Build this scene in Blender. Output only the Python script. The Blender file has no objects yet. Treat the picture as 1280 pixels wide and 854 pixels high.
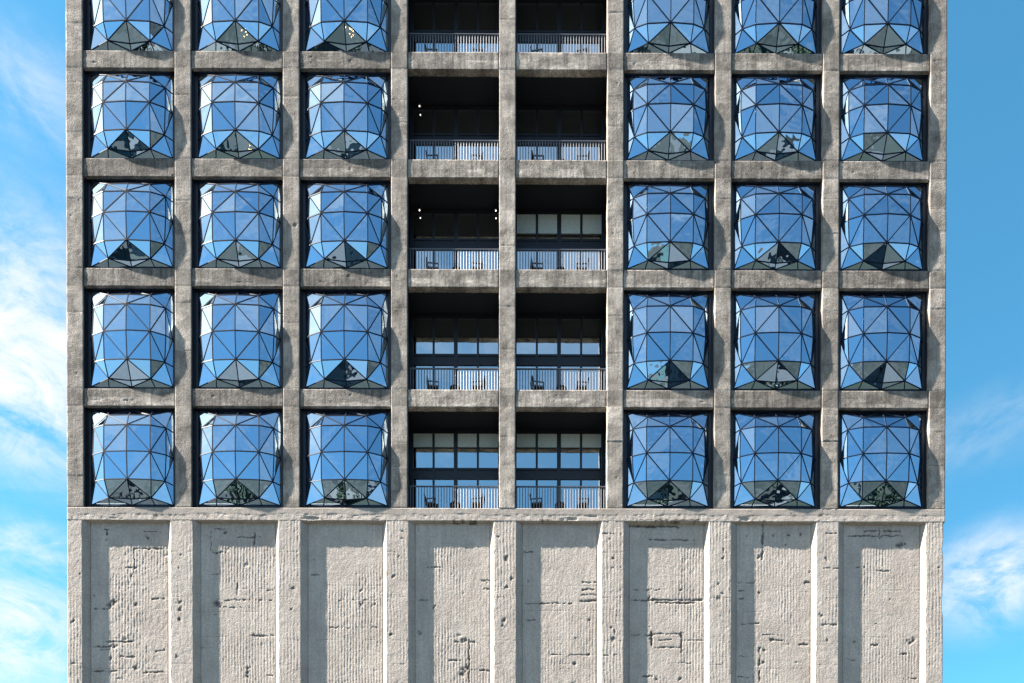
import bpy, math, random
import numpy as np
from mathutils import Vector, Matrix
random.seed(7)
S = bpy.context.scene
COL = S.collection

# ---------------------------------------------------------------- camera
cd = bpy.data.cameras.new('camera'); cam = bpy.data.objects.new('camera', cd); COL.objects.link(cam)
RIGHT = (0.999995387, -0.002913992, 0.000857070)
DOWN  = (0.000839217, -0.006122603, -0.999980905)
FWD   = (0.002919183, 0.999977011, -0.006120130)
m = Matrix(((RIGHT[0], -DOWN[0], -FWD[0], 0.15827), (RIGHT[1], -DOWN[1], -FWD[1], -37.5217), (RIGHT[2], -DOWN[2], -FWD[2], 1.6), (0, 0, 0, 1)))
cam.matrix_world = m
cd.sensor_width = 36; cd.lens = 36 * 915 / 1280; cd.shift_y = (1209.93 - 427) / 1280
cd.clip_end = 6000; cd.clip_start = 0.1
S.camera = cam
S.render.resolution_x = 1024; S.render.resolution_y = 683

# ---------------------------------------------------------------- world
SUNV = Vector((-6.4, -1.0, 6.2)).normalized()
w = bpy.data.worlds.new('World'); S.world = w; w.use_nodes = True
nt = w.node_tree; nt.nodes.clear()
def nd(nt, typ, **kw):
    n = nt.nodes.new(typ)
    for k, v in kw.items():
        if k.startswith('i_'):
            key = k[2:]; n.inputs[int(key) if key.isdigit() else key].default_value = v
        else: setattr(n, k, v)
    return n
L = lambda nt, a, b: nt.links.new(a, b)
out = nd(nt, 'ShaderNodeOutputWorld'); bg = nd(nt, 'ShaderNodeBackground'); bg.inputs[1].default_value = 0.05
L(nt, bg.outputs[0], out.inputs[0])
sky = nd(nt, 'ShaderNodeTexSky', sky_type='NISHITA', sun_disc=False)
sky.sun_elevation = math.asin(SUNV.z); sky.sun_rotation = math.atan2(SUNV.x, SUNV.y) % (2 * math.pi)
sky.air_density = 1.1; sky.dust_density = 0.4; sky.ozone_density = 2.2
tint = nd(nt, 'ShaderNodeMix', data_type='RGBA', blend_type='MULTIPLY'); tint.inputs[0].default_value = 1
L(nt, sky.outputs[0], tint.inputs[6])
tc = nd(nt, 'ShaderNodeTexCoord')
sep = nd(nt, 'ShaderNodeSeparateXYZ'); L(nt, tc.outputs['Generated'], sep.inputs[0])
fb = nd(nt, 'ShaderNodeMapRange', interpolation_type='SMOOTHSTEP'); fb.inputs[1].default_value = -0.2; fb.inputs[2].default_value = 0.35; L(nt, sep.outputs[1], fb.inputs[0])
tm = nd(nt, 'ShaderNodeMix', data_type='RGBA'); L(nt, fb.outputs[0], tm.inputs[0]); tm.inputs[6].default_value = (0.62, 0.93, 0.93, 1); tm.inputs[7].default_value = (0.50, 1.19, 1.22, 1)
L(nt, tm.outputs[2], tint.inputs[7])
def cloud_noise(scale, rot, det, lo, hi, seed):
    mp = nd(nt, 'ShaderNodeMapping'); mp.inputs['Scale'].default_value = scale; mp.inputs['Rotation'].default_value = rot; mp.inputs['Location'].default_value = (seed, seed * 2, seed * 3)
    L(nt, tc.outputs['Generated'], mp.inputs[0])
    n = nd(nt, 'ShaderNodeTexNoise'); n.inputs['Scale'].default_value = 1; n.inputs['Detail'].default_value = det; n.inputs['Roughness'].default_value = 0.66; n.inputs['Distortion'].default_value = 0.9
    L(nt, mp.outputs[0], n.inputs['Vector'])
    r = nd(nt, 'ShaderNodeMapRange', interpolation_type='SMOOTHSTEP'); r.inputs[1].default_value = lo; r.inputs[2].default_value = hi
    L(nt, n.outputs[0], r.inputs[0]); return r.outputs[0]
def mth(op, a, b=None, clamp=False):
    n = nd(nt, 'ShaderNodeMath', operation=op, use_clamp=clamp)
    for i, v in enumerate((a, b)):
        if v is None: continue
        if isinstance(v, (int, float)): n.inputs[i].default_value = v
        else: L(nt, v, n.inputs[i])
    return n.outputs[0]
def blob(c, sc, r0, r1, amt):
    # soft patch of cloud round direction c; sc stretches the distance per axis
    s = nd(nt, 'ShaderNodeVectorMath', operation='SUBTRACT'); L(nt, tc.outputs['Generated'], s.inputs[0]); s.inputs[1].default_value = c
    k = nd(nt, 'ShaderNodeVectorMath', operation='MULTIPLY'); L(nt, s.outputs[0], k.inputs[0]); k.inputs[1].default_value = sc
    l = nd(nt, 'ShaderNodeVectorMath', operation='LENGTH'); L(nt, k.outputs[0], l.inputs[0])
    r = nd(nt, 'ShaderNodeMapRange', interpolation_type='SMOOTHSTEP'); r.inputs[1].default_value = r0; r.inputs[2].default_value = r1; r.inputs[3].default_value = amt; r.inputs[4].default_value = 0
    L(nt, l.outputs['Value'], r.inputs[0]); return r.outputs[0]
n_st = cloud_noise((4.5, 4.5, 13), (0.35, 0.22, 0), 13, 0.34, 0.66, 3.3)      # streaky cirrus
n_pf = cloud_noise((13, 13, 22), (0.2, 0, 0), 13, 0.36, 0.66, 1.7)
blobs = [((-0.449, 0.68, 0.568), (1, 1, 1.0), 0.03, 0.155, 1.1), ((-0.46, 0.69, 0.535), (1, 1, 1.6), 0.0, 0.11, 0.7), ((-0.385, 0.59, 0.70), (1, 1, 1.6), 0.0, 0.075, 0.55),
         ((-0.50, 0.757, 0.425), (1, 1, 2.2), 0.01, 0.10, 0.75), ((-0.515, 0.78, 0.35), (1, 1, 1.2), 0.02, 0.11, 1.1),
         ((0.505, 0.77, 0.402), (1, 1, 1.3), 0.0, 0.095, 1.15), ((0.49, 0.765, 0.365), (1, 1, 2.2), 0.0, 0.06, 0.6), ((0.46, 0.72, 0.52), (0.6, 0.6, 2.2), 0.0, 0.09, 0.28)]
front = None
for b in blobs:
    o = blob(*b); front = o if front is None else mth('MAXIMUM', front, o)
mix = mth('ADD', mth('MULTIPLY', n_st, 0.60), mth('MULTIPLY', n_pf, 0.48))
front = mth('MULTIPLY', front, mix)
back = [((-0.62, -0.22, 0.76), (1, 0.9, 1.5), 0.18, 0.62, 0.95), ((-0.75, -0.6, 0.2), (1, 1, 1.2), 0.05, 0.45, 0.30), ((0.3, -0.9, 0.25), (0.5, 1, 3), 0.0, 0.5, 0.22), ((-0.37, -0.53, 0.77), (1, 1, 1), 0.06, 0.19, 0.85), ((-0.22, -0.56, 0.80), (1.4, 1, 1.4), 0.03, 0.15, 0.62), ((-0.45, -0.68, 0.60), (1, 1, 1.6), 0.05, 0.16, 0.38), ((-0.17, -0.74, 0.66), (1.6, 1, 1.6), 0.05, 0.14, 0.30), ((0.22, -0.70, 0.68), (1.6, 1, 1.6), 0.04, 0.16, 0.30)]
bk = None
for b in back:
    o = blob(*b); bk = o if bk is None else mth('MAXIMUM', bk, o)
n_big = cloud_noise((1.6, 1.6, 3.6), (0.2, 0.4, 0), 6, 0.38, 0.66, 7.1)
mixb = mth('ADD', mth('ADD', mth('MULTIPLY', n_st, 0.40), mth('MULTIPLY', n_big, 0.45)), 0.30)
hz = nd(nt, 'ShaderNodeMapRange', interpolation_type='SMOOTHSTEP'); hz.inputs[1].default_value = -0.05; hz.inputs[2].default_value = 0.34; hz.inputs[3].default_value = 0.85; hz.inputs[4].default_value = 0.0; L(nt, sep.outputs[2], hz.inputs[0])
n_md = cloud_noise((3.4, 3.4, 5.2), (0.1, 0.5, 0.3), 5, 0.46, 0.62, 4.4)
bk = mth('ADD', mth('MULTIPLY', bk, mixb), mth('MULTIPLY', mth('MULTIPLY', n_md, 0.20), mth('SUBTRACT', 1.0, fb.outputs[0])))
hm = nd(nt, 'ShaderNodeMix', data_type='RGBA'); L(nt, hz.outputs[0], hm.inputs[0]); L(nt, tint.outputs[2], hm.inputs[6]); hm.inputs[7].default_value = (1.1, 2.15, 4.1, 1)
cl = mth('MAXIMUM', front, bk, True)
cl = mth('MINIMUM', cl, 1.0)
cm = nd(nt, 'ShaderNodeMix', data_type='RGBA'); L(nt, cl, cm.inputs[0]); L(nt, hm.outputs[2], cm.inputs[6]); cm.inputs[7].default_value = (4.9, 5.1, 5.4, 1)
gl = blob((-0.66, -0.20, 0.73), (1, 0.9, 1.3), 0.05, 0.29, 1.0)      # glare round the sun
gx = nd(nt, 'ShaderNodeMix', data_type='RGBA'); L(nt, gl, gx.inputs[0]); L(nt, cm.outputs[2], gx.inputs[6]); gx.inputs[7].default_value = (11, 10.8, 10.4, 1)
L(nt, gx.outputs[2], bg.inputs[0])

sd = bpy.data.lights.new('sun', 'SUN'); sd.energy = 4.7; sd.angle = math.radians(0.5); sd.color = (1, 0.945, 0.87)
sun = bpy.data.objects.new('sun', sd); COL.objects.link(sun); sun.rotation_euler = SUNV.to_track_quat('Z', 'Y').to_euler(); sun.location = (-60, -20, 80)
S.view_settings.view_transform = 'Standard'; S.view_settings.look = 'None'; S.view_settings.gamma = 1; S.view_settings.exposure = 2.1
S.render.engine = 'CYCLES'
S.cycles.max_bounces = 8; S.cycles.transparent_max_bounces = 8

# ---------------------------------------------------------------- helpers
def tag(o, label=None, cat=None, group=None, kind=None):
    if label: o['label'] = label
    if cat: o['category'] = cat
    if group: o['group'] = group
    if kind: o['kind'] = kind
    return o
def empty(name, loc=(0, 0, 0), rz=0):
    o = bpy.data.objects.new(name, None); COL.objects.link(o); o.location = loc; o.rotation_euler = (0, 0, rz); o.empty_display_size = .3; return o
def link(name, me, parent=None, mat=None, loc=None):
    o = bpy.data.objects.new(name, me); COL.objects.link(o)
    if mat and not me.materials: me.materials.append(mat)
    if parent: o.parent = parent
    if loc: o.location = loc
    return o
class MB:
    def __init__(s): s.v = []; s.f = []; s.mi = []
    def quad(s, *p, mi=0):
        n = len(s.v); s.v += [tuple(q) for q in p]; s.f.append(tuple(range(n, n + len(p)))); s.mi.append(mi)
    def box(s, x0, y0, z0, x1, y1, z1, mi=0):
        n = len(s.v); s.v += [(x0, y0, z0), (x1, y0, z0), (x1, y1, z0), (x0, y1, z0), (x0, y0, z1), (x1, y0, z1), (x1, y1, z1), (x0, y1, z1)]
        for f in ((0, 3, 2, 1), (4, 5, 6, 7), (0, 1, 5, 4), (1, 2, 6, 5), (2, 3, 7, 6), (3, 0, 4, 7)): s.f.append(tuple(n + i for i in f)); s.mi.append(mi)
    def bar(s, a, b, w, d=None, up=(0, -1, 0), mi=0, sides=4):
        a = Vector(a); b = Vector(b); d = d or w; ax = (b - a).normalized(); up = Vector(up)
        if abs(ax.dot(up)) > .95: up = Vector((1, 0, 0))
        sx = ax.cross(up).normalized(); sy = sx.cross(ax).normalized(); n = len(s.v)
        for p in (a, b):
            for k in range(sides):
                t = 2 * math.pi * (k + .5) / sides; r = 1 / math.cos(math.pi / sides)
                s.v.append(tuple(p + sx * (math.cos(t) * w / 2 * r) + sy * (math.sin(t) * d / 2 * r)))
        for k in range(sides): s.f.append((n + k, n + (k + 1) % sides, n + sides + (k + 1) % sides, n + sides + k)); s.mi.append(mi)
        s.f.append(tuple(n + k for k in reversed(range(sides)))); s.f.append(tuple(n + sides + k for k in range(sides))); s.mi += [mi, mi]
    def mesh(s, name, *mats):
        me = bpy.data.meshes.new(name); me.from_pydata(s.v, [], s.f)
        for m_ in mats: me.materials.append(m_)
        me.polygons.foreach_set('material_index', s.mi); me.update(); return me
    def build(s, name, mat, parent=None, loc=None):
        return link(name, s.mesh(name, *(mat if isinstance(mat, (list, tuple)) else [mat])), parent, None, loc)

def lathe(prof, n=20):
    mb = MB(); k = len(prof)
    for i in range(n):
        t = 2 * math.pi * i / n
        for r_, z_ in prof: mb.v.append((r_ * math.cos(t), r_ * math.sin(t), z_))
    for i in range(n):
        for j in range(k - 1): mb.f.append((i * k + j, ((i + 1) % n) * k + j, ((i + 1) % n) * k + j + 1, i * k + j + 1)); mb.mi.append(0)
    return mb
def dup(root, loc, rz):
    r_ = root.copy(); COL.objects.link(r_); r_.location = loc; r_.rotation_euler = (0, 0, rz)
    for ch in list(root.children):
        c_ = ch.copy(); COL.objects.link(c_); c_.parent = r_
    return r_
# ---- numpy value noise
def _h(i, j, seed):
    n = (i.astype(np.int64) * 374761393 + j.astype(np.int64) * 668265263 + seed * 974634777) & 0xffffffff
    n = ((n ^ (n >> 13)) * 1274126177) & 0xffffffff
    n = (n ^ (n >> 16)) & 0xffffffff
    n = (n * 2246822519) & 0xffffffff; n = (n ^ (n >> 15))
    return (n & 0xffff) / 65535.0
def vn(x, z, seed=0):
    x = np.asarray(x, float); z = np.asarray(z, float); i = np.floor(x); j = np.floor(z); fx = x - i; fz = z - j
    fx = fx * fx * (3 - 2 * fx); fz = fz * fz * (3 - 2 * fz)
    a = _h(i, j, seed); b = _h(i + 1, j, seed); c = _h(i, j + 1, seed); d = _h(i + 1, j + 1, seed)
    return (a * (1 - fx) + b * fx) * (1 - fz) + (c * (1 - fx) + d * fx) * fz - .5
def fbm(x, z, seed=0, o=4):
    r = 0; a = 1
    for k in range(o): r = r + a * vn(x * 2 ** k, z * 2 ** k, seed + k * 17); a *= .5
    return r

# ---------------------------------------------------------------- materials
def newmat(name):
    m_ = bpy.data.materials.new(name); m_.use_nodes = True; t = m_.node_tree; return m_, t, t.nodes['Principled BSDF']
def simple(name, col, rough=.5, metal=0, emit=None, es=0):
    m_, t, p = newmat(name); p.inputs['Base Color'].default_value = (*col, 1); p.inputs['Roughness'].default_value = rough; p.inputs['Metallic'].default_value = metal
    n = nd(t, 'ShaderNodeTexNoise'); n.inputs['Scale'].default_value = 9; n.inputs['Detail'].default_value = 5
    r = nd(t, 'ShaderNodeMapRange'); r.inputs[3].default_value = .75; r.inputs[4].default_value = 1.25; L(t, n.outputs[0], r.inputs[0])
    mx = nd(t, 'ShaderNodeVectorMath', operation='SCALE'); mx.inputs[0].default_value = col; L(t, r.outputs[0], mx.inputs['Scale']); L(t, mx.outputs[0], p.inputs['Base Color'])
    if emit: p.inputs['Emission Color'].default_value = (*emit, 1); p.inputs['Emission Strength'].default_value = es
    return m_
def concrete(name, base, warm, stain, stain_amt, streak_amt, bump):
    m_, t, p = newmat(name); p.inputs['Roughness'].default_value = .92; p.inputs['Specular IOR Level'].default_value = .25
    geo = nd(t, 'ShaderNodeNewGeometry')
    def noise(scale, det=6, lo=.3, hi=.7, o0=0., o1=1., vs=None, rough=.6):
        src = geo.outputs['Position']
        if vs: mp = nd(t, 'ShaderNodeMapping'); mp.inputs['Scale'].default_value = vs; L(t, src, mp.inputs[0]); src = mp.outputs[0]
        n = nd(t, 'ShaderNodeTexNoise'); n.inputs['Scale'].default_value = scale; n.inputs['Detail'].default_value = det; n.inputs['Roughness'].default_value = rough; L(t, src, n.inputs['Vector'])
        r = nd(t, 'ShaderNodeMapRange'); r.inputs[1].default_value = lo; r.inputs[2].default_value = hi; r.inputs[3].default_value = o0; r.inputs[4].default_value = o1; L(t, n.outputs[0], r.inputs[0]); return r.outputs[0], n.outputs[0]
    def mixc(f, a, b, bt='MIX'):
        x = nd(t, 'ShaderNodeMix', data_type='RGBA', blend_type=bt)
        for i, v in ((0, f), (6, a), (7, b)):
            if isinstance(v, (int, float)): x.inputs[i].default_value = v
            elif isinstance(v, tuple): x.inputs[i].default_value = (*v, 1) if len(v) == 3 else v
            else: L(t, v, x.inputs[i])
        return x.outputs[2]
    c = mixc(noise(.45, 4)[0], base, warm)
    c = mixc(noise(1.3, 8, .42, .72, 0, stain_amt)[0], c, stain)
    c = mixc(noise(1.0, 6, .45, .7, 0, streak_amt, (7, 7, .55))[0], c, stain)
    c = mixc(noise(1.0, 5, .55, .75, 0, streak_amt * .8, (3.2, 3.2, .3))[0], c, tuple(min(1, b * 1.35) for b in base))
    lo_ = .48 if base[0] < .6 else .72
    g, graw = noise(11, 8, .32, .68, lo_, 2 - lo_, rough=.85)
    sc = nd(t, 'ShaderNodeVectorMath', operation='SCALE'); L(t, c, sc.inputs[0]); L(t, g, sc.inputs['Scale'])
    at = nd(t, 'ShaderNodeAttribute', attribute_name='tone'); s2 = nd(t, 'ShaderNodeVectorMath', operation='SCALE'); L(t, sc.outputs[0], s2.inputs[0]); L(t, at.outputs['Fac'], s2.inputs['Scale'])
    sp_, _ = noise(26, 6, .46, .62, 0, .42 if base[0] < .45 else (.25 if base[0] < .6 else .10), (1, 1, 1.6), .8)
    dk = nd(t, 'ShaderNodeAttribute', attribute_name='dirt')
    sv = mixc(sp_, s2.outputs[0], (.09, .08, .072))
    c = mixc(dk.outputs['Fac'], sv, (.045, .036, .030))
    # small pits
    vo = nd(t, 'ShaderNodeTexVoronoi'); vo.inputs['Scale'].default_value = 3.1; L(t, geo.outputs['Position'], vo.inputs['Vector'])
    pr = nd(t, 'ShaderNodeMapRange'); pr.inputs[1].default_value = .03; pr.inputs[2].default_value = .10; pr.inputs[3].default_value = .45; pr.inputs[4].default_value = 0; L(t, vo.outputs['Distance'], pr.inputs[0])
    c = mixc(pr.outputs[0], c, (.09, .08, .07))
    L(t, c, p.inputs['Base Color'])
    f2, r2 = noise(16, 8, rough=.7)
    bp = nd(t, 'ShaderNodeBump'); bp.inputs['Strength'].default_value = bump; bp.inputs['Distance'].default_value = .03; L(t, r2, bp.inputs['Height']); L(t, bp.outputs[0], p.inputs['Normal'])
    return m_
M_UP = concrete('weathered_concrete', (.53, .46, .39), (.36, .315, .275), (.085, .072, .062), .75, .40, 1.0)
M_BEAM = concrete('stained_concrete', (.42, .365, .31), (.24, .21, .185), (.055, .049, .044), .80, .68, 1.0)
M_LOW = concrete('hacked_concrete', (.64, .56, .485), (.56, .475, .415), (.40, .34, .285), .45, .40, .8)
M_FRAME = simple('dark_steel', (.014, .015, .022), .45)
M_BAR = simple('mullion_steel', (.007, .013, .030), .5)
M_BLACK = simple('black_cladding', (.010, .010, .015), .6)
M_BAR.node_tree.nodes['Principled BSDF'].inputs['Specular IOR Level'].default_value = .15
M_RAIL = simple('railing_paint', (.12, .13, .155), .45)
M_BLIND = simple('roller_blind_fabric', (.52, .57, .52), .9)
M_WOOD = simple('dark_wicker', (.030, .026, .026), .7)
M_CUSH = simple('grey_cushion', (.30, .30, .32), .9)
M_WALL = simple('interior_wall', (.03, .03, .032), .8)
def glassmat(name, tintc, refl, trans, rough=0.0, wob=.0):
    m_ = bpy.data.materials.new(name); m_.use_nodes = True; t = m_.node_tree; t.nodes.clear()
    o = nd(t, 'ShaderNodeOutputMaterial'); g = nd(t, 'ShaderNodeBsdfGlossy'); g.inputs['Color'].default_value = (*tintc, 1); g.inputs['Roughness'].default_value = rough
    tr = nd(t, 'ShaderNodeBsdfTransparent'); tr.inputs['Color'].default_value = (*trans, 1)
    fr = nd(t, 'ShaderNodeFresnel'); fr.inputs[0].default_value = 1.5
    a = nd(t, 'ShaderNodeMath', operation='MULTIPLY_ADD', use_clamp=True); L(t, fr.outputs[0], a.inputs[0]); a.inputs[1].default_value = 1 - refl; a.inputs[2].default_value = refl
    mx = nd(t, 'ShaderNodeMixShader'); L(t, a.outputs[0], mx.inputs[0]); L(t, tr.outputs[0], mx.inputs[1]); L(t, g.outputs[0], mx.inputs[2]); L(t, mx.outputs[0], o.inputs[0])
    if wob:
        tcn = nd(t, 'ShaderNodeNewGeometry'); n = nd(t, 'ShaderNodeTexNoise'); n.inputs['Scale'].default_value = 1.1; n.inputs['Detail'].default_value = 2; L(t, tcn.outputs['Position'], n.inputs['Vector'])
        bp = nd(t, 'ShaderNodeBump'); bp.inputs['Strength'].default_value = wob; bp.inputs['Distance'].default_value = .05; L(t, n.outputs[0], bp.inputs['Height']); L(t, bp.outputs[0], g.inputs['Normal'])
    return m_
M_GLASS = glassmat('coated_glass', (.58, .80, 1.0), .76, (.45, .5, .55), wob=.22)
M_PANE = glassmat('balcony_glass', (.92, .98, 1.0), .72, (.8, .84, .86), wob=.05)

# ---------------------------------------------------------------- ground and surroundings
def ground():
    mb = MB(); mb.quad((-3000, -3000, 0), (3000, -3000, 0), (3000, 3000, 0), (-3000, 3000, 0))
    m_, t, p = newmat('ground_paving'); p.inputs['Roughness'].default_value = .9
    geo = nd(t, 'ShaderNodeNewGeometry'); br = nd(t, 'ShaderNodeTexBrick'); br.inputs['Scale'].default_value = .5
    br.inputs['Color1'].default_value = (.036, .034, .032, 1); br.inputs['Color2'].default_value = (.022, .021, .020, 1); br.inputs['Mortar'].default_value = (.04, .04, .04, 1)
    L(t, geo.outputs['Position'], br.inputs['Vector'])
    n = nd(t, 'ShaderNodeTexNoise'); n.inputs['Scale'].default_value = .045; n.inputs['Detail'].default_value = 8; L(t, geo.outputs['Position'], n.inputs['Vector'])
    r = nd(t, 'ShaderNodeMapRange'); r.inputs[1].default_value = .42; r.inputs[2].default_value = .56; L(t, n.outputs[0], r.inputs[0])
    x = nd(t, 'ShaderNodeMix', data_type='RGBA'); L(t, r.outputs[0], x.inputs[0]); L(t, br.outputs[0], x.inputs[6]); x.inputs[7].default_value = (.022, .028, .018, 1)
    L(t, x.outputs[2], p.inputs['Base Color'])
    tag(mb.build('ground', m_), kind='structure')
ground()
M_ROAD = simple('asphalt', (.035, .035, .037), .9); M_PALE = simple('pale_paving', (.13, .125, .115), .9)
mb = MB(); mb.quad((-400, -66, .02), (400, -66, .02), (400, -54, .02), (-400, -54, .02)); tag(mb.build('road', M_ROAD), kind='structure')
mb = MB(); mb.box(-400, -54, 0, 400, -50, .13); mb.box(-400, -70, 0, 400, -66, .13); tag(mb.build('pavement', M_PALE), kind='structure')
M_WHITE = simple('road_paint', (.75, .75, .72), .7)
mb = MB()
for i in range(-60, 60): mb.quad((i * 6, -60.1, .026), (i * 6 + 3, -60.1, .026), (i * 6 + 3, -59.9, .026), (i * 6, -59.9, .026))
tag(mb.build('road_marking', M_WHITE), kind='structure')
def hills():
    xs = np.linspace(-1400, 1500, 120); ys = np.linspace(-2000, -650, 40); v = []; f = []
    X, Y = np.meshgrid(xs, ys); r = np.clip((-650 - Y) / 500, 0, 1)
    base = 90 + 230 * np.exp(-((X - 380) / 420) ** 2) + 70 * np.exp(-((X + 700) / 300) ** 2)
    Z = r * (base + 70 * fbm(X / 300, Y / 300, 5, 5)) - 2
    n = len(xs)
    v = [(a, b, c) for a, b, c in zip(X.ravel(), Y.ravel(), Z.ravel())]
    for j in range(len(ys) - 1):
        for i in range(n - 1): f.append((j * n + i, j * n + i + 1, (j + 1) * n + i + 1, (j + 1) * n + i))
    me = bpy.data.meshes.new('hills'); me.from_pydata(v, [], f)
    m_, t, p = newmat('hillside_scrub'); p.inputs['Roughness'].default_value = .95; geo = nd(t, 'ShaderNodeNewGeometry')
    nn = nd(t, 'ShaderNodeTexNoise'); nn.inputs['Scale'].default_value = .018; nn.inputs['Detail'].default_value = 9; nn.inputs['Roughness'].default_value = .7; L(t, geo.outputs['Position'], nn.inputs['Vector'])
    cr = nd(t, 'ShaderNodeValToRGB'); L(t, nn.outputs[0], cr.inputs[0]); e_ = cr.color_ramp.elements; e_[0].position = .42; e_[0].color = (.008, .014, .009, 1); e_[1].position = .66; e_[1].color = (.055, .050, .042, 1); L(t, cr.outputs[0], p.inputs['Base Color'])
    o = link('hills', me, None, m_); tag(o, kind='structure')
hills()
M_HGLASS = simple('far_window_glass', (.03, .04, .05), .15); M_ROOF = simple('roof_sheet', (.08, .078, .078), .7)
def far_building(x0, x1, yb, dep, h, col, label):
    e = empty('city_building', ((x0 + x1) / 2, yb, 0)); tag(e, label, 'building', 'low city buildings across the road'); wd = (x1 - x0) / 2
    mb = MB(); mb.box(-wd, -dep, 0, wd, 0, h); mb.build('wall', simple('render_' + label.split()[0], col, .9), e)
    mb = MB(); mb.box(-wd - .4, -dep - .4, h, wd + .4, .4, h + .5); mb.build('roof', M_ROOF, e)
    mb = MB(); nx = int(wd * 2 / 3.4); nz = int(h / 3.4)
    for i in range(nx):
        for j in range(nz):
            cx = -wd + (i + .5) * wd * 2 / nx; cz = 3.4 * j + 1.2
            mb.box(cx - .9, -.02, cz, cx + .9, .03, cz + 1.5)
    mb.build('window', M_HGLASS, e)
far_building(-95, -52, -82, 25, 12, (.28, .24, .20), 'cream low office block farthest left across the road')
far_building(-44, -20, -80, 22, 9, (.16, .08, .055), 'red brick warehouse across the road, left of middle')
far_building(-12, 14, -84, 20, 16, (.10, .10, .105), 'grey concrete block straight across the road')
far_building(22, 52, -80, 24, 8, (.42, .41, .39), 'white long low shed across the road')
far_building(58, 80, -86, 22, 21, (.06, .063, .066), 'dark grey tall block across the road on the right')
far_building(86, 130, -84, 24, 13, (.22, .17, .13), 'tan office block farthest right across the road')

def trees():
    rr = random.Random(3); mb = MB(); ML = simple('dark_foliage', (.040, .055, .028), .8); MK = simple('bark', (.06, .045, .035), .9)
    cnt = [0, 0]
    cl = [(rr.uniform(-2.3, 2.3), rr.uniform(-2.3, 2.3), rr.uniform(3.4, 8.2), rr.uniform(1.0, 1.9)) for _ in range(13)]
    for cx, cy, cz, rad in cl:
        for _ in range(110):
            d = Vector((rr.gauss(0, 1), rr.gauss(0, 1), rr.gauss(0, 1))).normalized() * rad * rr.uniform(.55, 1.1); p = Vector((cx, cy, cz)) + d
            u = Vector((rr.gauss(0, 1), rr.gauss(0, 1), rr.gauss(0, 1))).normalized(); v_ = u.cross(d).normalized() * .2; u = u * .24; mb.quad(p - u - v_, p + u - v_, p + u + v_, p - u + v_)
    e = empty('street_tree'); tag(e, 'leafy dark green street tree across the road', 'tree', 'street trees across the road'); mb.build('crown', ML, e)
    t = lathe([(.28, 0), (.20, 1.5), (.16, 3.5), (.07, 6.5), (.001, 7)], 9)
    for k_ in range(5):
        a_ = k_ * 1.3; t.bar((0, 0, 2.6 + .3 * k_), (1.7 * math.cos(a_), 1.7 * math.sin(a_), 4.6 + .4 * k_), .12)
    t.build('trunk', MK, e); first_ = True
    for k_ in range(44):
        x = -78 + (k_ % 22) * 7.4 + rr.uniform(-2, 2); y = (-48.5 if k_ < 22 else -73.5) + rr.uniform(-1.2, 1.2)
        if k_ < 22 and rr.random() < .25: continue
        o = e if first_ else dup(e, (x, y, 0), rr.uniform(0, 6)); o.location = (x, y, 0); o.scale = (1, 1, rr.uniform(.8, 1.25)); first_ = False
        rw = int(k_ >= 22); o['label'] = f'dark green street tree, {ORD[cnt[rw]]} from the left on the {"far" if rw else "near"} side of the road'; cnt[rw] += 1
ORD = 'first second third fourth fifth sixth seventh eighth ninth tenth eleventh twelfth thirteenth fourteenth fifteenth sixteenth seventeenth eighteenth nineteenth twentieth twenty-first twenty-second'.split()
rb = random.Random(9)
for q in range(18):
    x0 = -170 + (q % 9) * 38 + rb.uniform(-6, 6); yb = -128 - 62 * (q // 9) + rb.uniform(-10, 10); c_ = rb.choice([(.30, .29, .27), (.05, .05, .055), (.13, .10, .08), (.04, .09, .09), (.20, .19, .18)])
    far_building(x0, x0 + rb.uniform(14, 27), yb, rb.uniform(12, 26), rb.uniform(5, 17), c_, f'distant city building, {ORD[q % 9]} from the left in the {"nearer" if q < 9 else "farther"} row beyond the street trees')
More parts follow.
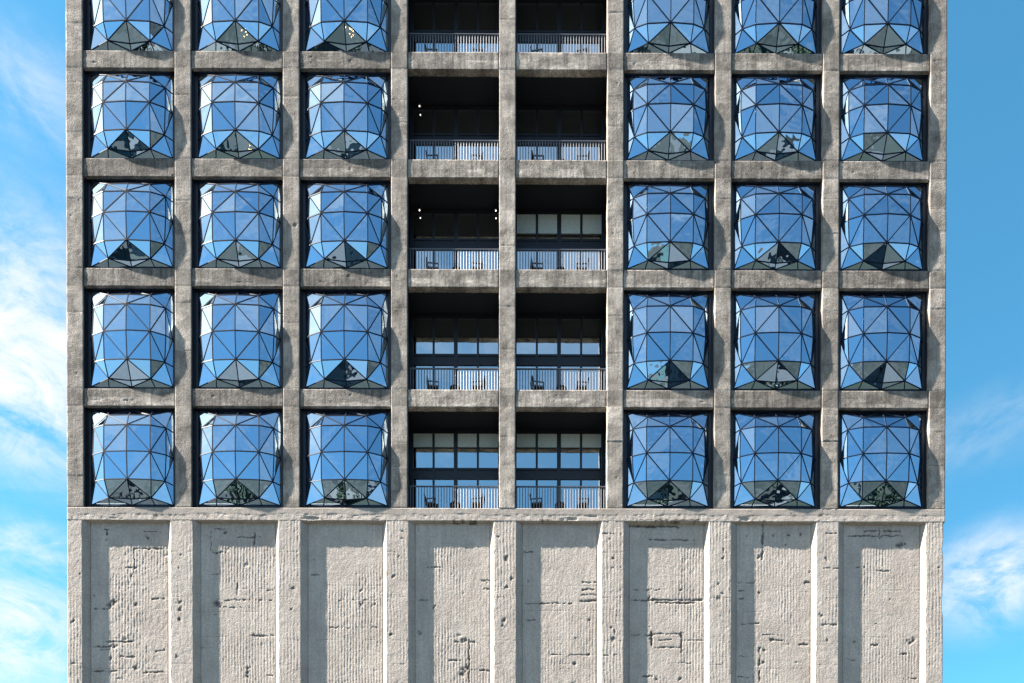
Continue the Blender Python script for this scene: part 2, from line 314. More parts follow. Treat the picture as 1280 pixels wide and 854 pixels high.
# ---------------------------------------------------------------- main building
ZR = [52.75, 47.978, 47.107, 42.538, 41.626, 36.985, 36.082, 30.877, 29.997, 24.833]   # opening tops and bottoms
XL, XR, HP, PIT = -22.43, 22.40, .415, 5.5
BLD = empty('tower_building', (0, 0, 0)); tag(BLD, 'tall weathered concrete tower with bulging faceted glass windows above ribbed concrete panels', 'building')
CR = [(-18.64,23.72,-17.63,23.72,0.030),(-19.12,22.84,-17.58,22.85,0.039),(-19.54,21.87,-19.07,21.87,0.045),(-21.19,19.78,-20.45,19.78,0.030),(-18.22,20.29,-17.59,20.29,0.045),(-21.46,17.85,-20.35,17.85,0.036),(-20.93,17.69,-20.40,17.69,0.030),(-20.56,18.09,-19.23,18.09,0.045),(-19.82,17.32,-19.18,17.32,0.048),(-18.12,17.64,-17.59,17.64,0.045),(-21.46,16.58,-20.03,16.58,0.039),(-18.66,16.53,-17.60,16.53,0.042),(-20.65,23.82,-20.42,23.82,0.042),(-15.04,23.87,-14.40,23.87,0.042),(-15.78,22.67,-14.41,22.67,0.030),(-13.82,23.45,-12.60,23.45,0.030),(-15.25,21.54,-14.83,21.54,0.030),(-14.73,20.24,-12.08,20.25,0.030),(-14.73,19.87,-13.24,19.87,0.024),(-13.14,18.41,-12.03,18.42,0.045),(-15.21,19.48,-14.83,19.48,0.036),(-15.79,17.78,-15.05,17.78,0.021),(-12.56,16.38,-12.03,16.38,0.030),(-12.29,20.75,-12.02,20.75,0.030),(-19.12,22.84,-19.12,21.87,0.024),(-20.54,23.82,-20.55,23.29,0.042),(-15.20,23.68,-15.20,22.78,0.036),(-12.97,23.68,-12.97,23.10,0.042),(-13.85,21.14,-13.85,20.51,0.048),(-18.48,23.40,-18.47,23.40,0.085),(-19.26,21.45,-19.25,21.45,0.076),(-20.18,20.12,-20.17,20.12,0.186),(-20.40,19.96,-20.39,19.96,0.152),(-19.07,20.02,-19.06,20.02,0.101),(-20.14,17.85,-20.13,17.85,0.135),(-20.35,17.21,-20.34,17.21,0.085),(-19.08,16.69,-19.07,16.69,0.110),(-14.49,23.62,-14.48,23.62,0.101),(-14.89,20.03,-14.88,20.03,0.169),(-13.01,18.43,-13.00,18.43,0.110),(-13.30,16.75,-13.29,16.75,0.101),(-13.30,16.54,-13.29,16.54,0.101),(-13.30,16.33,-13.29,16.33,0.101),(-21.21,20.41,-21.20,20.41,0.051),(-21.08,19.78,-21.07,19.78,0.076),(-16.73,22.42,-16.72,22.42,0.093),(-16.73,21.74,-16.72,21.74,0.068),(-16.73,20.03,-16.72,20.03,0.093),(-16.75,19.63,-16.74,19.63,0.118),(-16.73,19.16,-16.72,19.16,0.110),(-16.84,17.25,-16.83,17.25,0.093),(-22.19,24.29,-22.18,24.29,0.101),(-22.15,19.10,-22.14,19.10,0.101),(-22.21,16.89,-22.20,16.89,0.085),(-21.78,21.41,-21.77,21.41,0.042),(-17.98,24.46,-17.97,24.46,0.101),(-15.41,24.49,-15.40,24.49,0.101),(-10.04,21.52,-9.62,21.52,0.030),(-9.09,18.85,-6.70,18.85,0.027),(-9.03,20.25,-6.49,20.26,0.015),(-4.10,21.94,-3.36,21.94,0.033),(-4.58,20.26,-3.99,20.27,0.030),(-1.29,21.26,-0.86,21.26,0.045),(-1.13,20.85,-0.86,20.86,0.042),(-2.93,17.16,-2.35,17.16,0.030),(-1.76,16.67,-0.91,16.67,0.036),(-2.77,24.18,-1.61,24.19,0.045),(-2.67,18.10,-1.71,18.10,0.045),(-1.94,18.20,-1.94,16.08,0.042),(-9.88,22.34,-9.87,22.34,0.059),(-7.50,20.01,-7.49,20.01,0.127),(-6.83,20.02,-6.82,20.02,0.110),(-7.55,20.73,-7.54,20.73,0.085),(-2.13,18.20,-2.12,18.20,0.118),(-2.29,18.20,-2.28,18.20,0.118),(-2.19,16.61,-2.18,16.61,0.186),(-2.35,16.45,-2.34,16.45,0.152),(-2.08,16.83,-2.07,16.83,0.118),(-4.47,18.57,-4.46,18.57,0.127),(-3.73,19.86,-3.72,19.86,0.068),(-6.70,24.26,-6.69,24.26,0.059),(-5.81,21.32,-5.80,21.32,0.093),(-5.37,23.65,-5.36,23.65,0.059),(-5.33,23.32,-5.32,23.32,0.059),(-5.49,22.39,-5.48,22.39,0.076),(-5.92,18.40,-5.91,18.40,0.076),(-0.01,20.81,0.00,20.81,0.101),(-0.01,22.30,-0.00,22.30,0.110),(0.31,21.30,0.32,21.30,0.093),(-0.17,19.15,-0.16,19.15,0.118),(-0.22,18.83,-0.21,18.83,0.085),(-0.49,23.40,-0.48,23.40,0.068),(-10.92,20.75,-10.91,20.75,0.076),(-11.03,19.70,-11.02,19.70,0.068),(0.89,22.74,1.31,22.74,0.039),(0.94,20.10,3.33,20.10,0.030),(3.92,21.18,4.61,21.19,0.036),(3.86,20.81,4.61,20.81,0.051),(3.87,20.55,4.61,20.55,0.036),(3.81,20.23,4.61,20.23,0.057),(3.76,17.47,4.24,17.48,0.051),(2.27,17.47,4.51,17.48,0.018),(1.63,24.25,2.21,24.25,0.039),(0.89,19.25,1.42,19.25,0.024),(6.42,20.82,7.85,20.82,0.030),(6.42,20.27,10.03,20.28,0.045),(7.69,20.13,9.66,20.14,0.045),(7.32,23.36,9.65,23.37,0.036),(5.99,24.05,8.75,24.05,0.066),(6.42,18.49,7.48,18.49,0.027),(7.49,17.85,8.98,17.86,0.048),(7.59,18.22,8.44,18.23,0.036),(9.08,18.23,10.15,18.23,0.039),(7.48,18.54,8.97,18.55,0.024),(8.34,17.06,9.62,17.06,0.027),(6.96,16.37,7.49,16.37,0.039),(6.62,24.26,9.81,24.27,0.045),(7.43,18.60,7.43,17.80,0.060),(8.97,18.55,8.98,17.64,0.060),(3.44,17.00,3.45,17.00,0.093),(1.10,21.20,1.11,21.20,0.059),(7.70,16.26,7.71,16.26,0.101),(8.93,16.21,8.94,16.21,0.093),(8.92,20.79,8.93,20.79,0.059),(4.24,19.28,4.25,19.28,0.068),(3.50,18.32,3.51,18.32,0.068),(7.27,20.40,7.28,20.40,0.085),(8.12,20.13,8.13,20.13,0.076),(5.42,22.28,5.43,22.28,0.076),(5.26,23.26,5.27,23.26,0.059),(5.53,18.58,5.54,18.58,0.076),(5.43,18.21,5.44,18.21,0.127),(5.32,18.74,5.33,18.74,0.076),(10.81,20.28,10.82,20.28,0.101),(11.07,20.54,11.08,20.54,0.059),(10.78,20.96,10.79,20.96,0.059),(11.07,22.75,11.08,22.75,0.059),(11.02,22.33,11.03,22.33,0.101),(4.73,23.55,5.84,23.56,0.030),(4.89,21.82,5.84,21.82,0.018),(4.90,17.37,5.85,17.37,0.018),(11.93,21.18,12.73,21.18,0.030),(11.94,20.78,12.20,20.78,0.039),(11.94,20.35,12.20,20.36,0.039),(13.59,18.24,14.18,18.24,0.054),(15.08,18.03,15.46,18.03,0.051),(15.34,21.19,15.71,21.19,0.048),(11.99,19.08,12.95,19.08,0.024),(11.94,17.41,12.96,17.41,0.024),(11.89,16.35,12.69,16.35,0.024),(13.11,18.50,14.60,18.50,0.015),(17.51,23.60,20.34,23.61,0.036),(18.37,23.85,20.18,23.85,0.039),(18.00,22.01,18.37,22.01,0.033),(18.96,21.80,19.65,21.80,0.027),(18.76,18.02,19.08,18.02,0.036),(20.25,17.55,20.57,17.55,0.039),(20.47,16.29,21.11,16.29,0.033),(17.59,17.24,17.91,17.24,0.030),(18.76,19.04,19.08,19.05,0.024),(13.13,24.22,13.13,22.37,0.069),(13.01,17.81,13.01,16.11,0.048),(19.16,24.03,19.17,23.50,0.039),(13.00,20.62,13.01,20.62,0.059),(13.22,17.12,13.23,17.12,0.076),(12.35,23.59,12.36,23.59,0.068),(13.68,23.64,13.69,23.64,0.068),(14.43,23.65,14.44,23.65,0.068),(15.07,23.65,15.08,23.65,0.068),(14.38,23.14,14.39,23.14,0.068),(12.99,22.48,13.00,22.48,0.085),(20.29,23.15,20.30,23.15,0.127),(20.13,23.11,20.14,23.11,0.101),(20.44,23.19,20.45,23.19,0.101),(19.71,20.35,19.72,20.35,0.059),(20.73,18.17,20.74,18.17,0.152),(20.89,18.25,20.90,18.25,0.101),(18.97,18.02,18.98,18.02,0.068),(15.55,21.74,15.56,21.74,0.051),(17.85,18.14,17.86,18.14,0.059),(13.22,17.71,13.23,17.71,0.085),(16.34,22.29,16.35,22.29,0.068),(16.41,18.15,16.42,18.15,0.068),(16.09,19.45,16.10,19.45,0.085),(14.54,24.65,14.55,24.65,0.059),(16.02,24.50,16.03,24.50,0.085),(11.06,22.75,11.07,22.75,0.059),(11.01,20.54,11.02,20.54,0.059),(22.11,21.88,22.12,21.88,0.051),(16.34,23.60,16.87,23.61,0.045),(16.19,18.95,16.83,18.95,0.045),(16.19,21.82,17.14,21.82,0.021)]
def attr(me, name, arr):
    a = me.attributes.new(name, 'FLOAT', 'POINT'); a.data.foreach_set('value', np.asarray(arr, np.float32).ravel())
def relief(name, X, Z, Y, depth, mat, tone, dirt, parent, skirts='lrtb'):
    """front relief sheet (arrays nz x nx) with side faces running back to y=depth"""
    nz, nx = X.shape; P = np.stack([X, Y, Z], -1).reshape(-1, 3); idx = np.arange(nz * nx).reshape(nz, nx)
    F = [np.stack([idx[:-1, :-1], idx[:-1, 1:], idx[1:, 1:], idx[1:, :-1]], -1).reshape(-1, 4)]
    V = [P]; n = len(P); T = [tone.ravel()]; Dk = [dirt.ravel()]
    for s, line in (('l', idx[:, 0]), ('r', idx[::-1, -1]), ('b', idx[0, ::-1]), ('t', idx[-1, :])):
        if s not in skirts: continue
        q = P[line].copy(); q[:, 1] = depth; k = len(line); V.append(q); T.append(tone.ravel()[line]); Dk.append(dirt.ravel()[line] * .3)
        b = np.arange(n, n + k); F.append(np.stack([line[:-1], line[1:], b[1:], b[:-1]], -1)); n += k
    V = np.concatenate(V); F = np.concatenate(F); me = bpy.data.meshes.new(name)
    me.vertices.add(len(V)); me.vertices.foreach_set('co', V.ravel()); me.loops.add(F.size); me.loops.foreach_set('vertex_index', F.ravel().astype(np.int32))
    me.polygons.add(len(F)); me.polygons.foreach_set('loop_start', np.arange(0, F.size, 4, dtype=np.int32)); me.polygons.foreach_set('loop_total', np.full(len(F), 4, np.int32))
    me.update(calc_edges=True); me.validate()
    attr(me, 'tone', np.concatenate(T)); attr(me, 'dirt', np.concatenate(Dk))
    return link(name, me, parent, mat)
def cracks(X, Z, lo=.05):
    d = np.zeros_like(X); wob = .07 * fbm(X / .22, Z / .22, 91, 3); wz = .07 * fbm(X / .2, Z / .2, 92, 3)
    x0, x1 = X.min(), X.max(); brk = np.clip(1.15 + 1.9 * fbm(X / .35, Z / .35, 35, 3), .15, 1.5)
    for ax, az, bx, bz, r in CR:
        m_ = (ax + bx) / 2
        if not (x0 <= m_ <= x1): continue
        dx, dz = bx - ax, bz - az; l2 = dx * dx + dz * dz; hole = l2 < .001; q = 1.6 if hole else 1.0
        t = np.clip(((X - ax) * dx + (Z - az) * dz) / l2, 0, 1)
        D = np.hypot(X + q * wob - ax - t * dx, Z + q * wz - az - t * dz); rr = r * (.95 if hole else .85 * brk) * (1 + 1.2 * vn(X / .1, Z / .1, 33))
        d = np.maximum(d, np.clip(1.3 - D / np.maximum(rr, .010), 0, 1) * (.8 if hole else .85))
    return d
def zgrid(a, b, st): return np.linspace(a, b, max(2, int(round((b - a) / st)) + 1))
ZLOW = np.concatenate([np.arange(0, 15.2, .4), zgrid(15.2, 24.2, .036)])
def edge(k, z): return .016 * fbm(z / .5, z * 0 + k * 3.3, 50 + k) + .03 * np.clip(vn(z / .35, z * 0 + k, 60 + k) * 4 - 1.3, 0, 1)
LP = [(XL, -21.68)] + [(PIT * (k - 4) - .1 - .565, PIT * (k - 4) - .1 + .565) for k in range(1, 8)] + [(21.45, XR - .08)]
def chisel(X, Z, amp, seed):
    r = amp * (1.1 * fbm(X / .13, Z / .16, seed, 3) + .8 * np.abs(vn(X / .07, Z / .1, seed + 5)))
    return r + .5 * amp * np.clip(fbm(X / .5, Z / .5, seed + 9, 3) * 2, -1, 1)
for k in range(9):                                           # lower piers
    a, b = LP[k]; xs = zgrid(0, 1, .030 / (b - a)); X, Z = np.meshgrid(xs, ZLOW)
    e0 = edge(2 * k, Z) if k else .02 * fbm(Z / .6, Z * 0, 3); e1 = edge(2 * k + 1, Z) if k < 8 else -.07 * np.clip(fbm(Z / 1.1, Z * 0, 8) * 3 - .4, 0, 1)
    X = (a + e0) * (1 - X) + (b - (e1 if k < 8 else -e1)) * X
    cr = cracks(X, Z); ribm = np.clip(.5 + 2.0 * fbm(X / 1.3, Z / 2.2, 12, 3), 0, 1)
    Y = .010 + .0038 * ribm * np.sin(2 * np.pi * X / .165 + 2.5 * fbm(X / .5, Z / .8, 19, 2)) + chisel(X, Z, .0060, 20) + .03 * cr
    jo = np.zeros_like(X)
    for zj in (22.6, 20.3, 18.1, 16.9): jo = np.maximum(jo, np.clip(1 - np.abs(Z - zj + .02 * vn(X / .2, Z, 4)) / .025, 0, 1) * (vn(X / .3, Z * 0 + zj + k, 7) > -.1) * .5)
    Y += .02 * jo; tone = 1 + .10 * fbm(X / .8, Z / 1.2, 31, 3)
    relief('pier_base', X, Z, Y, .6, M_LOW, tone, np.clip(cr + jo * .5, 0, .92), BLD, 'lr')
for k in range(8):                                           # recessed panels with splayed sides
    a, b = LP[k][1], LP[k + 1][0]; sp = .31; spr = .21
    xs = np.concatenate([[0, .15, sp - .012, sp + .004, sp + .028], zgrid(sp + .045, b - a - spr - .045, .029), [b - a - spr - .028, b - a - spr - .004, b - a - spr + .012, b - a - .10, b - a]])
    X, Z = np.meshgrid(xs, ZLOW); e0 = -edge(2 * k + 1, Z); e1 = edge(2 * k + 2, Z)
    wl = np.clip(1 - X / sp, 0, 1); wr = np.clip(1 - (b - a - X) / spr, 0, 1)
    prof = .010 + .20 * (1 - np.maximum(wl, wr)); flat = (wl <= 0) & (wr <= 0)
    gro = np.maximum(np.exp(-((X - sp - .012) / .014) ** 2), np.exp(-((b - a - X - spr - .012) / .014) ** 2))
    X = a + X + wl * e0 + wr * e1
    cr = cracks(X, Z) * flat
    ribm = np.clip(.62 + 1.9 * fbm(X / 1.6 + k * 9, Z / 2.5, 14, 3) - (.45 if k == 0 else 0), 0.05, 1)
    ph = 1.6 * fbm(X / .6 + k, Z / .7, 44, 3)
    rough = chisel(X, Z, .0030 + .0035 * (k == 0), 70 + k) + .0045 * vn(X / .076, Z / .11 + 3 * vn(X / .152, Z * 0, 5), 23 + k)
    scoop = .03 * np.clip(fbm(X / .7 + 5 * k, Z / .45, 77, 4) * 3 - 1.55, 0, 1)
    lift = np.zeros_like(X)
    for zj in (23.1, 20.9, 19.7, 18.3, 16.8): lift = np.maximum(lift, np.clip(1 - np.abs(Z - zj - .1 * math.sin(k * 3 + zj) + .03 * vn(X / .3, Z, 4)) / .022, 0, 1) * (vn(X / .5, Z * 0 + zj + k, 7) > .0) * .6)
    Y = prof + flat * (.0046 * ribm * np.sin(2 * np.pi * X / .152 + ph) + rough + scoop + .035 * cr + .012 * lift) + .004 * fbm(X / .2, Z / .4, 3) + .02 * gro
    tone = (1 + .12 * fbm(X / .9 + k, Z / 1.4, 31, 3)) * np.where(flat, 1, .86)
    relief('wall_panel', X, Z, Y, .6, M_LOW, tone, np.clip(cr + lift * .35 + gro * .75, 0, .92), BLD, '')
# ledge band under the windows
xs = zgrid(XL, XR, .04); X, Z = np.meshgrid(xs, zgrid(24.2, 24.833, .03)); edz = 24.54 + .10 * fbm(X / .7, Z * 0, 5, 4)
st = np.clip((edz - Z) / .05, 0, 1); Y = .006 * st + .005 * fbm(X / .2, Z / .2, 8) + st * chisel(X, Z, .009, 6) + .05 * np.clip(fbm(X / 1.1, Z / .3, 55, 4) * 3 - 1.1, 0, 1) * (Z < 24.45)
Z = Z - (Z < 24.21) * .03 * np.clip(fbm(X / .5, X * 0, 81, 4) * 2, -.2, 1)
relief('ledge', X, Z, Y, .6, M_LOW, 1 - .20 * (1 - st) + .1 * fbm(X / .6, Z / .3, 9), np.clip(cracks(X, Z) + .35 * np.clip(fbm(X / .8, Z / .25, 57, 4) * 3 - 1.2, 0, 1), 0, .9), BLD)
# upper piers with pour joints
ZT = 57.0; RNG = np.random.RandomState(5)
for k in range(9):
    a, b = (XL, -22 + HP) if k == 0 else ((22 - HP - .02, XR) if k == 8 else (PIT * (k - 4) - HP, PIT * (k - 4) + HP))
    X, Z = np.meshgrid(zgrid(a, b, .05), zgrid(24.833, ZT, .05)); inn = np.sin(np.pi * np.clip((X - a) / (b - a), 0, 1)) < .05
    X = X + inn * .012 * fbm(Z / .4, Z * 0 + k * 5 + (X > (a + b) / 2), 90 + k)
    tone = np.full_like(X, 1.); jo = np.zeros_like(X); st = np.zeros_like(X)
    zs = []
    for r in range(5):
        t, bt = ZR[2 * r], ZR[2 * r + 1]; zs += [bt, t, bt + (t - bt) * RNG.uniform(.25, .45), bt + (t - bt) * RNG.uniform(.62, .85)]
    zs = sorted(zs)
    for i in range(len(zs) + 1):
        lo = zs[i - 1] if i else 0; hi = zs[i] if i < len(zs) else 99; m_ = (Z >= lo) & (Z < hi)
        beamz = any(abs(lo - ZR[2 * r]) < .01 for r in range(5)); tone[m_] *= RNG.uniform(.84, 1.14) * (.74 if beamz else 1); st[m_] = RNG.uniform(-.006, .006)
        if i < len(zs) and RNG.rand() < .75: jo = np.maximum(jo, np.clip(1 - np.abs(Z - hi + .015 * vn(X / .2, Z, i)) / .028, 0, 1))
    Y = st + .012 * jo + .009 * fbm(X / .3, Z / .22, 40 + k, 4) + .004 * vn(X / .08, Z / .07, 41 + k) + .03 * np.clip(fbm(X / .4, Z / .4, 66 + k, 3) * 4 - 2.4, 0, 1)
    tone *= 1 + .38 * fbm(X / .6, Z / .8, 15 + k, 5)
    if k in (4, 5): tone *= 1.12
    relief('pier', X, Z, Y, .34, M_UP, tone, np.clip(.6 * jo * (.6 + .4 * fbm(X / .3, Z, 2)), 0, .8), BLD)
for r in range(5):                                           # beams between the piers
    z0, z1 = ZR[2 * r], (ZR[2 * r - 1] if r else ZT)
    for c in range(8):
        a = PIT * (c - 4) + HP; b = PIT * (c - 3) - HP
        if c == 7: b -= .02
        X, Z = np.meshgrid(zgrid(a, b, .05), zgrid(z0, z1, .04)); tb = RNG.uniform(.82, 1.15) * (1.38 if c in (3, 4) else (1.12 if c == 5 else 1.0)) * (.88 if r == 2 and c < 3 else 1)
        pale = np.clip(fbm(X / 1.6, Z / .35, 30 + r * 8 + c, 4) * 3 - .3, 0, 1) * (Z < z0 + .45)
        ed = np.clip(1 - np.minimum(X - a, b - X) / .035, 0, 1)
        Y = .03 + .006 * fbm(X / .20, Z / .14, 3 + c, 4) + .02 * np.clip(fbm(X / .5, Z / .3, 5 * c + r, 4) * 4 - 1.9, 0, 1) + .02 * ed
        Z = Z + (Z < z0 + .02) * .018 * fbm(X / .6, X * 0, 5 + c, 3)
        relief('beam', X, Z, Y, .34, M_BEAM, tb * (1 + .75 * pale + .45 * fbm(X / .5, Z / .35, 8 + c, 5)), np.clip(.85 * ed + .5 * np.clip(1 - np.abs(Z - z0 - .02) / .02, 0, 1), 0, .9), BLD)
# inner shell: slabs, cross walls, core, side and rear walls
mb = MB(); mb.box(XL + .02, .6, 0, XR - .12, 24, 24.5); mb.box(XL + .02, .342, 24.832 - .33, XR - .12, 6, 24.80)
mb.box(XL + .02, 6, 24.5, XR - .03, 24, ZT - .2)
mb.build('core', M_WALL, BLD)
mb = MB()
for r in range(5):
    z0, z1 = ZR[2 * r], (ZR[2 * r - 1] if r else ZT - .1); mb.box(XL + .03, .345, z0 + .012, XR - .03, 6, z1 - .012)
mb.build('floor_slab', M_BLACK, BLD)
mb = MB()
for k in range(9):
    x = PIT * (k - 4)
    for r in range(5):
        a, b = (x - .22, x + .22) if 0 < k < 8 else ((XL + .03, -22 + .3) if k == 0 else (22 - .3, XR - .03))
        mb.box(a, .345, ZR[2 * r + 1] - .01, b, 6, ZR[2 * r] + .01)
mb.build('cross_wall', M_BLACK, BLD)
mb = MB(); mb.box(XL + .01, .36, 24.7, XL + .028, 24, ZT); mb.box(XR - .028, .36, 24.7, XR - .01, 24, ZT); mb.box(XL + .01, 24, 0, XR - .01, 24.3, ZT); mb.box(XL, -.0, ZT, XR, 24.3, ZT + .4)
mb.build('outer_wall', M_UP, BLD)
M_UP2 = M_UP

# pillow windows -------------------------------------------------
HX = (PIT - 2 * HP) / 2
def pillow_nodes(H, seed):
    """node (i,j) i=0..6 across, j=0..6 upwards; returns dict of local points, origin at opening centre bottom"""
    rr = random.Random(seed); a = HX - .23; zb, zt = .27, H - .06; hz = (zt - zb) / 2; zc = (zt + zb) / 2
    xn = [-1, -.88, -.56, 0, .56, .88, 1]; AX = {2: .845, 3: .885, 4: .87}; zn = [-1, -.90, -.575, -.01, .545, .81, 1]
    dep = {0: [0] * 7, 6: [0] * 7, 1: [0, None, .245, .12, .235, None, 0], 5: [0, None, .31, .35, .31, None, 0],
           2: [0, .21, .45, .50, .45, .21, 0], 4: [0, .22, .50, .54, .50, .22, 0], 3: [0, .27, .52, .58, .52, .27, 0]}
    P = {}
    for j in range(7):
        for i in range(7):
            d = dep[j][i]
            if d is None or (i in (0, 6) and j in (1, 5)) or (j in (0, 6) and i in (1, 5)): continue
            if 0 < i < 6 and 0 < j < 6: d += rr.uniform(-.011, .011)
            xi = xn[i] * (AX[j] / .88) if i in (1, 5) else (xn[i] * .91 if i in (2, 4) and j in (1, 5) else xn[i])
            zj = .06 if (j == 3 and H < 4.9) else zn[j]
            if i in (1, 5) and j in (2, 4): zj += .03
            P[i, j] = Vector((a * xi, .27 - d, zc + hz * zj))
    return P
TRI = []; EDG = set()
def E_(a, b): EDG.add((min(a, b), max(a, b)))
for j in range(6):
    for i in range(6):
        q = [(i, j), (i + 1, j), (i + 1, j + 1), (i, j + 1)]
        ci = 0 if i < 3 else 6; cj = 0 if j < 3 else 6
        if (i in (0, 5) and j in (0, 1, 4, 5)) or (j in (0, 5) and i in (0, 1, 4, 5)):
            if (i, j) in ((1, 1), (4, 1), (1, 4), (4, 4)): pass
            else: continue
        if (i, j) in ((1, 1), (4, 1), (1, 4), (4, 4)):
            gone = {(1, 1), (5, 1), (1, 5), (5, 5)}; t = [p for p in q if p not in gone]; TRI.append(tuple(t)); continue
        if (q[0][0] + q[0][1]) % 2: TRI += [(q[0], q[1], q[2]), (q[0], q[2], q[3])]
        else: TRI += [(q[1], q[2], q[3]), (q[1], q[3], q[0])]
for ci, cj in ((0, 0), (6, 0), (0, 6), (6, 6)):
    si = 1 if ci == 0 else -1; sj = 1 if cj == 0 else -1
    A = (ci + si, cj + 2 * sj); Bq = (ci + 2 * si, cj + sj); F1 = (ci + 2 * si, cj); F2 = (ci, cj + 2 * sj); c0 = (ci, cj)
    for t in ((c0, F1, Bq), (c0, Bq, A), (c0, A, F2)): TRI.append(t if si * sj > 0 else t[::-1])
for t in TRI:
    for a_, b_ in zip(t, t[1:] + t[:1]):
        if (a_[0] in (0, 6) and a_[0] == b_[0]) or (a_[1] in (0, 6) and a_[1] == b_[1]): continue
        E_(a_, b_)
def frame_mesh(H):
    mb = MB(); w_ = HX - .004
    x1 = HX - .23
    mb.box(-w_, .275, .004, -x1 + .03, .36, H - .004); mb.box(x1 - .03, .275, .004, w_, .36, H - .004)
    mb.box(-x1 + .03, .28, .004, x1 - .03, .36, .29); mb.box(-x1 + .03, .281, H - .075, x1 - .03, .36, H - .004)
    # dark plates in the reveal, farthest forward on the left, and a stepped outer bead
    mb.box(-w_, .035, .006, -w_ + .02, .28, H - .006); mb.box(-w_ + .02, .05, .006, w_, .28, .03); mb.box(w_ - .015, .2, .03, w_, .28, H - .006)
    mb.box(-w_ + .02, .16, H - .024, w_ - .015, .28, H - .006)
    mb.box(-w_ + .02, .22, .03, -w_ + .075, .28, H - .03); mb.box(w_ - .075, .22, .03, w_ - .015, .28, H - .03)
    return mb.mesh('window', M_FRAME)
FM = {r: frame_mesh(ZR[2 * r] - ZR[2 * r + 1]) for r in range(5)}
for r in range(5):
    H = ZR[2 * r] - ZR[2 * r + 1]
    for c in (0, 1, 2, 5, 6, 7):
        loc = (PIT * (c - 3.5), 0, ZR[2 * r + 1])
        fo = link('window', FM[r], BLD, None, loc)
        P = pillow_nodes(H, r * 10 + c)
        keys = list(P); ix = {k_: i for i, k_ in enumerate(keys)}
        me = bpy.data.meshes.new('glass'); me.from_pydata([tuple(P[k_]) for k_ in keys], [], [tuple(ix[p] for p in t) for t in TRI]); me.update()
        link('glass', me, fo, M_GLASS)
        mb = MB()
        for a_, b_ in sorted(EDG):
            pa, pb = P[a_], P[b_]; off = Vector((0, -.004, 0)); mb.bar(pa + off, pb + off, .047, .024)
        for t_ in ((0, 0), (6, 0), (0, 6), (6, 6)): pass
        mb.build('lattice', M_BAR, fo)

# balconies ------------------------------------------------------
HXB = HX; YG = 1.68
for r in range(5):
    zb, zt = ZR[2 * r + 1], ZR[2 * r]; H = zt - zb
    for c in (3, 4):
        cx = PIT * (c - 3.5); loc = (cx, 0, zb)
        mb = MB(); mb.box(-HXB + .004, .035, .006, -HXB + .024, .342, H - .006)
        mb.box(-HXB + .2, .348, -.01, HXB - .2, .45, .035); mb.box(-HXB + .2, .47, -.01, HXB - .2, YG + .1, .29)
        mb.build('balcony_deck', M_BLACK, BLD, loc)
        mb = MB(); x0, x1 = -2.36, 2.36; ztop = H - .12; n = 4; pw = (x1 - x0) / 4
        mb.box(-2.5, YG - .05, ztop, 2.5, YG + .12, H + .008); trz0, trz1 = 2.58, 3.17
        for i in range(5):
            x = x0 + i * pw; hw = .055 if i in (1, 3) else .10
            mb.box(x - hw, YG - .04, .29, x + hw, YG + .08, ztop)
        for i in range(4):
            a_ = x0 + i * pw + (.055 if i in (1, 3) else .10); b_ = x0 + (i + 1) * pw - (.055 if i in (0, 2) else .10)
            mb.box(a_, YG - .03, trz0, b_, YG + .07, trz0 + .11); mb.box(a_, YG - .03, trz1 - .11, b_, YG + .07, trz1); mb.box(a_, YG + .0, trz0 + .11, b_, YG + .06, trz1 - .11)
            mb.box(a_, YG - .03, .29, b_, YG + .07, .38); mb.box(a_, YG - .03, ztop - .05, b_, YG + .07, ztop)
        g = mb.build('glazing_frame', M_FRAME, BLD, loc)
        for i in range(4):
            a_ = x0 + i * pw + (.055 if i in (1, 3) else .10); b_ = x0 + (i + 1) * pw - (.055 if i in (0, 2) else .10)
            mp = MB()
            for (za, zc) in ((.38, trz0), (trz1, ztop - .05)): mp.quad((a_, YG + .02, za), (b_, YG + .02, za), (b_, YG + .02, zc), (a_, YG + .02, zc))
            mp.build('pane', M_PANE, g)
            if r == 4 or (r == 2 and c == 4):
                mq = MB(); mq.box(a_ + .01, YG - .012, ztop - (.76 if r == 4 else 1.06), b_ - .01, YG - .004, ztop - .055); mq.build('roller_blind', M_BLIND, g)
        mb = MB(); nb = 31
        for i in range(nb + 1):
            x = -HXB + .09 + i * (2 * HXB - .18) / nb; mb.bar((x, .40, .06), (x, .40, 1.34), .042, .042, sides=6)
        mb.box(-HXB + .03, .375, .03, HXB - .008, .425, .06)
        rl = mb.build('railing', M_RAIL, BLD, loc)
        mb = MB(); mb.box(-HXB + .03, .365, 1.34, HXB - .008, .435, 1.385); mb.build('handrail', M_RAIL, rl)

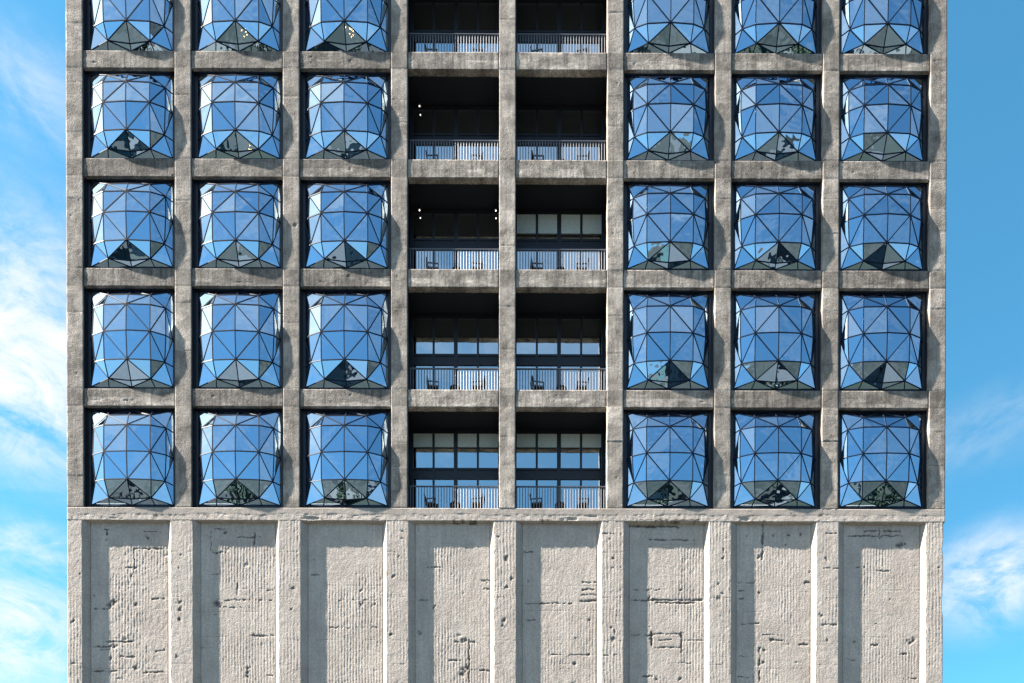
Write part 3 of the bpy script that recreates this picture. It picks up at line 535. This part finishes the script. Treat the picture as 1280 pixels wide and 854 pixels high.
# furniture on the balconies -------------------------------------
def chair_proto():
    e = empty('balcony_chair')
    mb = MB(); mb.box(-.26, -.26, .36, .26, .26, .42); mb.build('seat', M_WOOD, e)
    mb = MB(); mb.box(-.23, -.23, .42, .24, .23, .50); mb.build('cushion', M_CUSH, e)
    mb = MB(); mb.bar((-.26, -.25, .40), (-.36, -.25, .92), .05); mb.bar((-.26, .25, .40), (-.36, .25, .92), .05); mb.bar((-.36, -.25, .90), (-.36, .25, .90), .05, up=(0, 0, 1))
    for q in range(1, 5): mb.bar((-.26 - .1 * q / 5, -.25, .42 + .5 * q / 5), (-.26 - .1 * q / 5, .25, .42 + .5 * q / 5), .03, up=(0, 0, 1))
    mb.build('backrest', M_WOOD, e)
    for sy in (-1, 1):
        mb = MB(); mb.bar((-.33, .27 * sy, .64), (.26, .27 * sy, .64), .045, up=(0, 0, 1)); mb.build('armrest', M_RAIL, e)
        mb = MB(); mb.bar((.24, .27 * sy, 0), (.24, .27 * sy, .64), .045); mb.build('leg', M_WOOD, e)
        mb = MB(); mb.bar((-.24, .27 * sy, 0), (-.27, .27 * sy, .40), .045); mb.build('leg', M_WOOD, e)
    return e
def table_proto():
    e = empty('side_table')
    lathe([(0.001, .50), (.25, .50), (.28, .485), (.28, .46), (.001, .455)]).build('tabletop', M_WOOD, e)
    lathe([(.24, .455), (.29, .30), (.29, .18), (.20, .0), (.001, .0)]).build('base', M_WOOD, e)
    return e
CH = chair_proto(); TB = table_proto(); first = True
ROWN = ['topmost', 'second', 'third', 'fourth', 'lowest']
for r in range(5):
    for c in (3, 4):
        cx = PIT * (c - 3.5); zf = ZR[2 * r + 1] + .292; side = 'left' if c == 3 else 'right'
        js = random.Random(r * 7 + c)
        for q, (dx, rz) in enumerate(((-1.12, 0), (1.14, math.pi))):
            loc = (cx + dx + js.uniform(-.07, .07), .95, zf); rr = rz + js.uniform(-.18, .18)
            if first: o = CH; o.location = loc; o.rotation_euler = (0, 0, rr)
            else: o = dup(CH, loc, rr)
            tag(o, f'dark slatted armchair at the {"left" if q == 0 else "right"} end of the {side} balcony, {ROWN[r]} balcony row', 'chair', 'armchairs on the balconies')
            loc = (cx + .04 + js.uniform(-.05, .05), .95, zf)
            if q == 0:
                t_ = TB if first else dup(TB, loc, 0)
                t_.location = loc; tag(t_, f'round dark side table between two armchairs, {side} balcony, {ROWN[r]} balcony row', 'table', 'side tables on the balconies')
            first = False

# lamps glowing inside --------------------------------------------
M_BULB = simple('glowing_bulb', (1, .8, .5), .5, 0, (1, .60, .22), 5); M_WB = simple('white_bulb', (1, .95, .85), .5, 0, (1, .93, .85), 1.1)
def pendant(x, y, z, top, n, mat, label, spread=.28):
    e = empty('pendant_lamp', (x, y, z)); tag(e, label, 'lamp', 'lamps glowing behind the glass')
    mb = MB(); mb.bar((0, 0, .1), (0, 0, top - z), .02); mb.build('cord', M_FRAME, e)
    rr = random.Random(int(x * 10)); lathe([(.001, .12), (.08, .10), (.08, .04), (.001, .03)], 10).build('canopy', M_FRAME, e)
    for i in range(n):
        t = rr.uniform(0, 6.28); q = spread * rr.uniform(.2, 1) if n > 1 else 0
        b = lathe([(.001, .032), (.022, .022), (.032, 0), (.022, -.022), (.001, -.032)], 10).build('bulb', mat, e, (q * math.cos(t), q * math.sin(t), -rr.uniform(0, .5) if n > 1 else 0))
zc = lambda r, f_: ZR[2 * r + 1] + f_ * (ZR[2 * r] - ZR[2 * r + 1])
pendant(-8.3, 1.4, 51.0, ZR[0], 9, M_BULB, 'cluster of golden bulbs behind the top window nearest the balconies on the left')
pendant(-13.95, 1.4, 50.8, ZR[0], 5, M_BULB, 'cluster of golden bulbs in the top window of the second window column')
pendant(-13.7, 1.4, 45.1, ZR[2], 3, M_BULB, 'small cluster of warm bulbs in the second window column, second row')
def downlight(x, y, z, label):
    e = empty('ceiling_lamp', (x, y, z)); tag(e, label, 'lamp', 'small lamps under the balcony ceilings')
    lathe([(.001, .0), (.09, .0), (.09, -.14), (.07, -.16), (.001, -.13)], 14).build('housing', M_FRAME, e); lathe([(.001, -.15), (.022, -.15), (.028, -.17), (.018, -.19), (.001, -.195)], 12).build('bulb', M_WB, e)
downlight(-4.66, 1.5, ZR[2] + .01, 'small white lamp under the ceiling of the left balcony, second row')
downlight(-4.66, 1.5, ZR[4] + .01, 'small white lamp under the ceiling of the left balcony, third row, away from middle pier')
downlight(-.62, 1.5, ZR[4] + .01, 'small white lamp under the ceiling of the left balcony, third row, beside the middle pier')
trees()
